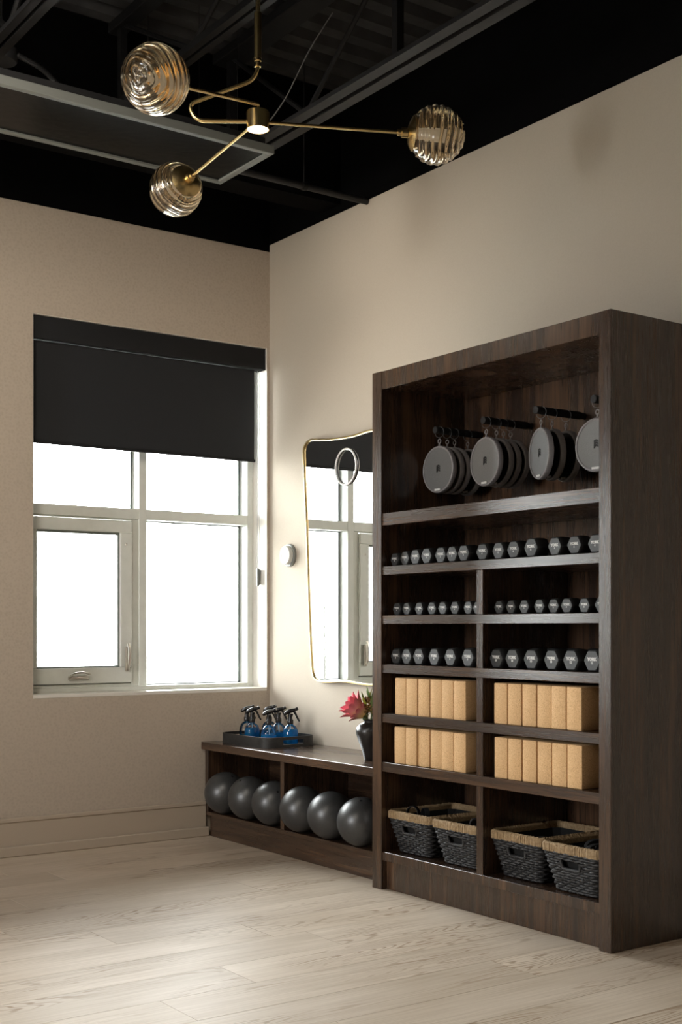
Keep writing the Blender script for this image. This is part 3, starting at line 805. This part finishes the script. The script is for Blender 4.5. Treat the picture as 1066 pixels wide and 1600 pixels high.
# ------------------------------------------------------------------ tray with spray bottles
tr = thing('tray', 'charcoal tray with hand slots holding blue spray bottles on the bench', 'tray', (3.412, 5.438, .4862), .03)
TL, TWd, THt = .228, .158, .052       # half length (y), half width (x), height
def tray_outline(hx, hy, rad): return [(p.x, p.y) for p in [q for q in rrect(hx, hy, rad, 160)]]
t_ = MB(); oo = tray_outline(TWd, TL, .075); ii = tray_outline(TWd - .009, TL - .009, .067)
def has_slot(p, z): return False
# walls in three bands so the hand slots at both ends are real openings
zz = [0, .015, .037, THt]
for b in range(3):
    n = len(oo)
    skip = [b == 1 and abs(oo[k][0]) < .066 and abs(oo[k][1]) > TL - .004 and abs(oo[(k + 1) % n][0]) < .066 for k in range(n)]
    va = [[t_.bm.verts.new((p[0], p[1], z)) for p in (oo if s == 0 else ii)] for z in (zz[b], zz[b + 1]) for s in (0, 1)]
    ob, ib, ot, it = va
    for k in range(n):
        j = (k + 1) % n
        if skip[k]: continue
        for f in ((ob[k], ob[j], ot[j], ot[k]), (ib[j], ib[k], it[k], it[j])): t_.bm.faces.new(f)
        if b == 2 or skip[k] is False:
            t_.bm.faces.new((ot[k], ot[j], it[j], it[k])); t_.bm.faces.new((ob[j], ob[k], ib[k], ib[j]))
        if skip[j] and not skip[k]: t_.bm.faces.new((ob[j], ib[j], it[j], ot[j]))
        if skip[k - 1] and not skip[k]: t_.bm.faces.new((ib[k], ob[k], ot[k], it[k]))
part('tray_wall', t_, M['tray'], tr, smooth=40)
part('tray_base', MB().prism(ii, 0, .007), M['tray'], tr, smooth=None)

def bottle_meshes():
    out = [(.0355, .0012), (.0385, .004), (.0395, .010), (.0395, .052), (.0375, .068), (.0315, .083), (.0225, .093), (.0135, .098), (.0125, .106)]
    body = MB().lathe([(.0005, .0012)] + out, 32, cap=False).mesh('bottle_body', M['bottle'], 60)
    liq = MB().lathe([(.0005, .0022), (.0350, .0022), (.0376, .005), (.0386, .010), (.0386, .050), (.0367, .066), (.034, .074), (.0005, .074)], 32, cap=False).mesh('liquid', M['liquid'], 40)
    liq_low = MB().lathe([(.0005, .0022), (.0350, .0022), (.0376, .005), (.0386, .010), (.0386, .030), (.0005, .030)], 32, cap=False).mesh('liquid', M['liquid'], 40)
    liq_mid = MB().lathe([(.0005, .0022), (.0350, .0022), (.0376, .005), (.0386, .010), (.0386, .052), (.0005, .052)], 32, cap=False).mesh('liquid', M['liquid'], 40)
    tube = MB().tube(spline([(0, 0, .108), (.002, 0, .07), (.010, 0, .03), (.022, 0, .006)], 6), .0022, 8).mesh('dip_tube', pm('clear_blue_tube', (.35, .62, .85), .3))
    pump = MB().lathe([(.0005, .100), (.0150, .100), (.0155, .102), (.0155, .119), (.0138, .122), (.0005, .122)], 24)
    pump.tube([(0, 0, .121), (-.001, 0, .132), (.001, 0, .142), (.003, 0, .152)], [.0125, .011, .0115, .012], 14)
    # swept head: tail low at the back, nose rising to the nozzle
    pump.tube(spline([(-.030, 0, .147), (-.020, 0, .156), (-.004, 0, .164), (.014, 0, .1685), (.026, 0, .172)], 5), [.003, .005, .007, .008, .009, .0095, .010, .0105, .011, .011, .011, .011, .0108, .0105, .010, .0098, .0095, .009, .0088, .0085, .008], 12, up=(0, 1, 0))
    pu = pump.mesh('pump_head', M['black_plastic'], 50)
    nz = MB().tube([(.024, 0, .1715), (.030, 0, .1745), (.038, 0, .1785)], [.0075, .0082, .0075], 12).mesh('nozzle', pm('glossy_black_nozzle', (.014, .014, .015), .12))
    tg = MB().tube(spline([(.014, 0, .166), (.024, 0, .155), (.031, 0, .140), (.040, 0, .122), (.046, 0, .112)], 5), [.006] * 8 + [.005] * 8 + [.0045, .004, .004, .0035, .003], 8, flat=1.5, up=(0, 1, 0)).mesh('trigger', M['black_plastic'], 50)
    return body, (liq, liq_mid, liq_low), tube, pu, nz, tg
BB = bottle_meshes()
RZ = -R(35.5)
SPB = [(3.397, 5.612, 2, -.1, 'blue spray bottle at the far left of the tray, nearest the window wall'),
       (3.366, 5.510, 0, .0, 'full blue spray bottle second from the left in the tray'),
       (3.500, 5.560, 1, -.1, 'spray bottle at the back of the tray, hidden behind the middle ones'),
       (3.345, 5.318, 1, -.15, 'blue spray bottle nearest the front edge of the tray, third from the left'),
       (3.470, 5.423, 1, -.05, 'spray bottle second from the right in the tray'),
       (3.466, 5.306, 0, .15, 'blue spray bottle at the right end of the tray above its slot')]
for x, y, lv, a, lb in SPB:
    r = thing('spray_bottle', lb, 'spray bottle', (x, y, .4862 + .0068), RZ + a, 'spray bottles in the tray')
    link('bottle_body', BB[0], r); link('liquid', BB[1][lv], r, label='blue liquid'); link('dip_tube', BB[2], r, rot=(0, 0, .6)); link('pump_head', BB[3], r); link('nozzle', BB[4], r); link('trigger', BB[5], r)

# ------------------------------------------------------------------ vase with flower
VX, VY, VZ = 3.372, 4.507, .4862
vs = MB().lathe([(.0005, 0), (.027, 0), (.029, .003), (.036, .030), (.047, .062), (.058, .092), (.0655, .118), (.067, .132), (.062, .148), (.051, .160), (.039, .166), (.033, .1685), (.031, .172), (.032, .177), (.0335, .179), (.0315, .181), (.0275, .178), (.0265, .168), (.040, .150), (.045, .12), (.02, .01), (.0005, .01)], 40, cap=False)
va = part('vase', vs, M['vase'], None, (VX, VY, VZ), smooth=60); tag(va, 'black ceramic vase with narrow neck on the bench beside the cabinet', 'vase')
def blade(Lg, wd, curl, cup, n=9, th=.0008, tip=.5):
    """petal/leaf along +z from the origin, its inner side facing +x"""
    mb = MB(); rings = []
    for i in range(n):
        t = i / (n - 1); wv = wd * max(math.sin(PI * min(1, t * .92 + .08)) ** tip, .06)
        x = curl * (t - .35) ** 2 * Lg - curl * .1225 * Lg; c = cup * wv
        rings.append([mb.bm.verts.new((x + c, -wv, t * Lg)), mb.bm.verts.new((x, 0, t * Lg)), mb.bm.verts.new((x + c, wv, t * Lg)), mb.bm.verts.new((x - th, 0, t * Lg))])
    mb.ring_faces(rings); return mb
AX = Vector((-.62, .52, .58)).normalized()       # the flower leans towards the camera's left
pf = thing('protea_flower', 'pink protea bloom leaning left out of the black vase', 'flower', (VX - .006, VY + .006, VZ + .165)); pf.scale = (1.42,) * 3
base = Vector((-.012, .010, .028))
Q = AX.to_track_quat('Z', 'Y').to_matrix().to_4x4()
part('stem', MB().tube([(.006, -.006, -.09), (.004, -.002, -.03), base + AX * .004], [.004, .005, .008], 10), M['stem'], pf)
part('flower_core', MB().lathe([(.0005, 0), (.012, .004), (.017, .018), (.015, .040), (.009, .058), (.0005, .066)], 20, Matrix.Translation(base) @ Q, cap=False), noisy('dark_core', (.10, .02, .04), (.2, .05, .06), 120, .8), pf)
for ring, (cnt, L0, w0, ang, r0) in enumerate(((8, .064, .0125, 5, .011), (9, .072, .0140, 14, .014), (10, .068, .0140, 26, .016), (9, .044, .0115, 42, .015))):
    me = blade(L0, w0, -.25, .42, tip=.36).mesh('petal', M['petal'], 60)
    for k in range(cnt):
        a = 2 * PI * (k + ring * .5) / cnt
        Mx = Matrix.Translation(base + Vector((0, 0, 0))) @ Q @ Matrix.Rotation(a, 4, 'Z') @ Matrix.Translation((-r0, 0, .002 - ring * .002)) @ Matrix.Rotation(-R(ang + random.uniform(-3, 3)), 4, 'Y')
        o = link('petal', me, pf); o.matrix_local = Mx @ Matrix.Scale(random.uniform(.92, 1.06), 4)
lf = thing('leaf_sprig', 'lime and dark green leaf sprig with brown buds beside the protea', 'foliage', (VX - .004, VY + .006, VZ + .16)); lf.scale = (1.28,) * 3
part('stem', MB().tube([(0, 0, -.085), (.004, -.004, 0), (.008, -.006, .05), (.014, -.012, .10)], [.004, .004, .003, .002], 8).tube([(.002, 0, -.08), (-.004, .004, .0), (-.004, .005, .05), (-.010, .008, .085)], [.003, .003, .003, .002], 8), M['stem'], lf)
LG = blade(.062, .0085, .25, .25).mesh('leaf', M['leaf'], 60); LL = blade(.052, .0075, .2, .25).mesh('leaf', M['leaf_lime'], 60)
for k in range(16):
    lime = k % 2 == 0
    z = .026 + .0038 * k; a = k * 2.4; b_ = Vector((-.004, .005, z)) if lime else Vector((.008, -.006, z))
    o = link('leaf', LL if lime else LG, lf)
    o.matrix_local = Matrix.Translation(b_) @ Matrix.Rotation(a, 4, 'Z') @ Matrix.Translation((-.004, 0, 0)) @ Matrix.Rotation(-R(random.uniform(18, 48)), 4, 'Y') @ Matrix.Scale(random.uniform(.75, 1.05), 4)
bud = MB()
for k in range(70):
    t = k / 70; a = k * 2.4; rr = .022 * (1 - .55 * t) + .003
    p = Vector((-.002 + rr * .8 * math.cos(a), .0 + rr * .8 * math.sin(a), .040 + .055 * t))
    bmesh.ops.create_icosphere(bud.bm, subdivisions=1, radius=random.uniform(.003, .0052), matrix=Matrix.Translation(p))
for k in range(10):
    a = k * .63; bud.tube([(-.002, .002, .030 + .004 * k), (-.002 + .014 * math.cos(a * 3), .014 * math.sin(a * 3), .048 + .004 * k)], .001, 4)
part('buds', bud, M['sprig'], lf, kind='stuff', label='small brown buds')

# ------------------------------------------------------------------ chandelier
HUB = Vector((2.316, 3.753, 2.838))
cd = thing('chandelier', 'brass chandelier with three rippled amber glass globes and bent stem', 'chandelier', HUB)
RV = Vector((.8146, -.58, 0)).normalized()          # plane of the bent stem
part('hub', MB().lathe([(.0005, .040), (.0385, .040), (.040, .038), (.040, -.022), (.038, -.024), (.036, -.020), (.0005, -.020)], 40), M['brass'], cd)
part('hub_lens', MB().lathe([(.0005, -.0205), (.0355, -.0205), (.034, -.0235), (.0005, -.0255)], 40), M['lens'], cd, label='lit round lens under the hub')
top = ZH - HUB.z
path = fillet([Vector((-.0, 0, .27)), Vector((0, 0, .155)), RV * -.245 + Vector((0, 0, .065)), RV * -.215 + Vector((0, 0, .008)), RV * -.036 + Vector((0, 0, .006))], [.05, .045, .045], 8)
part('bent_tube', MB().tube(path, .0072, 12), M['brass'], cd)
part('lower_collar', MB().lathe([(.0075, .196), (.0115, .196), (.0115, .2), (.010, .202), (.010, .214), (.0125, .216), (.0125, .224), (.011, .226), (.0075, .226)], 20, cap=False), M['brass'], cd)
part('sleeve', MB().lathe([(.0075, .226), (.0128, .226), (.0128, .385), (.0085, .388)], 20, cap=False), noisy('aged_brass', (.20, .15, .06), (.34, .26, .12), 20, .4, metal=1.0), cd)
part('stem', MB().lathe([(.0085, .25), (.0085, top - .03)], 16), M['brass'], cd)
part('canopy', MB().lathe([(.0005, top - .035), (.038, top - .030), (.042, top - .024), (.042, top - .0005), (.0005, top - .0005)], 32), M['brass'], cd)
def globe_meshes():
    rad = .1005; ph = [random.uniform(0, 6) for _ in range(6)]
    n, m = 96, 56; mb = MB()
    def disp(d):
        # ripples circle a pole tilted from the arm axis, drifting like hand-blown bands
        lat = math.acos(max(-1, min(1, d.z))); lon = math.atan2(d.y, d.x)
        q = lat * 12.5 + .55 * math.sin(lon * 2 + ph[0]) + .35 * math.sin(lon * 3 + ph[1] + lat * 2) + .25 * math.sin(lon * 5 + ph[2])
        s = math.sin(q * 1.9)
        return .0026 * s + .0010 * math.sin(q * 4.3 + ph[3] + lon)
    for rr, sg in ((rad, 1), (rad - .006, 0)):
        rings = []
        for i in range(m + 1):
            la = .10 + (PI - .10) * i / m if i else .10
            ring = []
            for k in range(n):
                lo = 2 * PI * k / n; d = Vector((math.sin(la) * math.cos(lo), math.sin(la) * math.sin(lo), math.cos(la)))
                ring.append(mb.bm.verts.new(d * (rr + (disp(d) if sg else -.5 * disp(d)))))
            rings.append(ring)
        for i in range(m):
            for k in range(n):
                j = (k + 1) % n; f = (rings[i][k], rings[i + 1][k], rings[i + 1][j], rings[i][j])
                mb.bm.faces.new(f if sg else tuple(reversed(f)))
    bmesh.ops.remove_doubles(mb.bm, verts=mb.bm.verts[:], dist=1e-5)
    me = bpy.data.meshes.new('glass_globe'); mb.bm.to_mesh(me); mb.bm.free(); me.materials.append(M['globe'])
    me.polygons.foreach_set('use_smooth', [True] * len(me.polygons))
    # cup: brass dome hugging the globe round +z
    pr = []
    for i in range(10):
        a = .62 * (1 - i / 9) + .001; pr.append(((rad + .005) * math.sin(a), (rad + .005) * math.cos(a)))
    pr2 = [((rad + .0035) * math.sin(a), (rad + .0035) * math.cos(a)) for a in [.62 * i / 9 + .001 for i in range(10)]]
    cup = MB().lathe(pr + [(.0005, rad + .006)], 40, cap=False).lathe(pr2, 40, cap=False)
    cup.lathe([(.0005, rad + .005), (.0175, rad + .005), (.0175, rad + .026), (.012, rad + .028), (.012, rad + .040), (.0072, rad + .042)], 24, cap=False)
    cp_ = cup.mesh('brass_cup', M['brass'])
    bl = MB().lathe([(.0005, rad + .002), (.020, rad + .002), (.020, .045), (.024, .040), (.024, -.012), (.020, -.018), (.0005, -.019)], 24, cap=False).mesh('bulb', M['opal'])
    return me, cp_, bl
GL, CUP, BULB = globe_meshes()
for gpos, st in (((1.749, 3.420, 2.730), 'top'), ((2.320, 4.364, 2.780), 'side'), ((2.887, 3.468, 2.835), 'side')):
    gc = Vector(gpos) - HUB
    if st == 'top':
        s0 = Vector((0, 0, .060)); d = (s0 - gc).normalized(); e = gc + d * .139
        pts = fillet([Vector((0, 0, .0405)), Vector((.004, 0, .066)), e + (s0 - e) * .12, e], [.02, .02], 6)
    else:
        hor = Vector((gc.x, gc.y, 0)).normalized(); s0 = hor * .038 + Vector((0, 0, .004)); d = (s0 - gc).normalized(); e = gc + d * .139; pts = [s0, e]
    arm = part('arm', MB().tube(pts, .0058, 12), M['brass'], cd)
    G = Matrix.Translation(gc) @ d.to_track_quat('Z', 'Y').to_matrix().to_4x4() @ Matrix.Rotation(random.uniform(0, 6), 4, 'Z')
    for nm_, me in (('brass_cup', CUP), ('glass_globe', GL), ('bulb', BULB)):
        o = link(nm_, me, arm); o.matrix_local = G
        if nm_ == 'glass_globe': o['label'] = 'rippled amber glass globe'

# ------------------------------------------------------------------ overhead: joists, panel, pipe, conduit, wire
def joist(x, wd, z0, lab, light):
    r = thing('steel_joist', lab, 'joist', (x, RY0, z0), 0, 'open web steel joists under the roof deck')
    mt = M['dark_steel'] if light else M['black_steel']
    L = 5.08 - RY0; a = wd * .40
    for s in (-1, 1):
        xa = s * wd / 2; xb = s * (wd / 2 - a)
        part('chord_angle', MB().box(min(xa, xb), max(xa, xb), .01, L, 0, .006).box(min(xb, xb + s * .006), max(xb, xb + s * .006), .01, L, .006, .05), mt, r, smooth=None)
    H = ZH - z0 - .003
    part('top_chord', MB().box(-wd / 2, wd / 2, .01, L, H - .045, H, .003), M['black_steel'], r, smooth=None)
    y = .35; up = True; st = .62
    while y < L - st:
        p0, p1 = ((0, y, .03), (0, y + st, H - .02)) if up else ((0, y, H - .02), (0, y + st, .03))
        part('web_bar', MB().tube([p0, p1], .011, 6), M['black_steel'], r)
        if up: part('web_post', MB().box(-.016, .016, y + st - .016, y + st + .016, .03, H - .04), M['black_steel'], r, smooth=None)
        y += st; up = not up
joist(2.950, .122, 3.20, 'dark grey open web joist nearest the right wall, its twin chord showing', True)
joist(2.402, .071, 3.328, 'black open web joist crossing behind the chandelier stem', False)
joist(1.658, .076, 3.20, 'dark joist at the upper left corner of the photo', True)

pn = thing('ceiling_panel', 'long black glossy panel in a grey frame hung under the joists', 'panel', (1.505, 4.545, 3.00))
PXa, PXb = -1.25, 1.245; PYa, PYb = -.218, .218
part('panel_face', MB().box(PXa + .028, PXb - .028, PYa + .028, PYb - .028, .008, .030), M['panel_face'], pn, smooth=None)
for q in ((PXa, PXb, PYa, PYa + .028), (PXa, PXb, PYb - .028, PYb), (PXa, PXa + .028, PYa + .028, PYb - .028), (PXb - .028, PXb, PYa + .028, PYb - .028)):
    part('frame_bar', MB().box(*q, 0, .034, .002), M['panel_frame'], pn, smooth=None)
for yy in (PYa + .06, PYb - .06):
    part('slotted_rail', MB().box(PXa + .02, PXb - .02, yy - .02, yy + .02, .034, .075), M['dark_steel'], pn, smooth=None)
    sl = MB(); x = PXa + .1
    while x < PXb - .12:
        sl.box(x, x + .07, yy - .0212, yy - .0203, .047, .060); x += .12
    part('rail_slots', sl, M['ink'], pn, kind='stuff', smooth=None)
for x in (PXa + .25, PXb - .14):
    for yy in (PYa + .06, PYb - .06):
        part('hanger_wire', MB().tube([(x, yy, .075), (x, yy, ZH - 3.002)], .0014, 5), M['black_steel'], pn)
pp = thing('pipe', 'dark grey pipe crossing the black ceiling space to the right wall', 'pipe', (0, 4.86, 3.122))
part('pipe_run', MB().tube([(-3.39, 0, 0), (WX - .002, 0, 0)], .015, 12), M['dark_steel'], pp)
for x in (-1.6, .3, 2.45, 3.25):
    part('pipe_hanger', MB().lathe([(.0152, -.012), (.019, -.012), (.019, .012), (.0152, .012)], 14, Matrix.Translation((x, 0, 0)) @ Matrix.Rotation(PI / 2, 4, 'Y'), cap=False).tube([(x, 0, .018), (x, 0, ZH - 3.124)], .003, 6), M['black_steel'], pp)
cj = thing('junction_box', 'round dark grey ceiling box with a curved flexible conduit at upper left', 'junction box', (1.809, 4.87, 3.348))
part('round_box', MB().lathe([(.0005, -.02), (.058, -.02), (.062, -.014), (.062, .03), (.0005, .03)], 28), M['dark_steel'], cj)
part('hanging_rod', MB().tube([(0, 0, .03), (0, 0, ZH - 3.35)], .006, 8), M['black_steel'], cj)
cpts = spline([(.056, -.03, .010), (.133, -.095, -.05), (.185, -.135, -.12), (.205, -.15, -.16)], 14)
part('flexible_conduit', MB().tube(cpts, [.012 if i % 2 else .0098 for i in range(len(cpts))], 10), M['dark_steel'], cj)
wr_ = part('hanging_cable', MB().tube(spline([(2.873, 4.092, 3.515), (2.80, 4.145, 3.37), (2.729, 4.195, 3.195), (2.690, 4.222, 3.12), (2.671, 4.236, 3.089)], 6), .0024, 6), M['wire'])
tag(wr_, 'loose pale cable dangling behind the chandelier hub', 'cable')
wr_.location = (0, 0, 0)

# a utility pole outside, seen only in the mirror
up_ = thing('utility_pole', 'thin wooden utility pole outside, reflected in the mirror', 'pole', (-17.2, 35.2, -4.0))
part('mast', MB().lathe([(.0005, 0), (.06, 0), (.045, 5.9), (.0005, 5.9)], 12), M['pole'], up_)
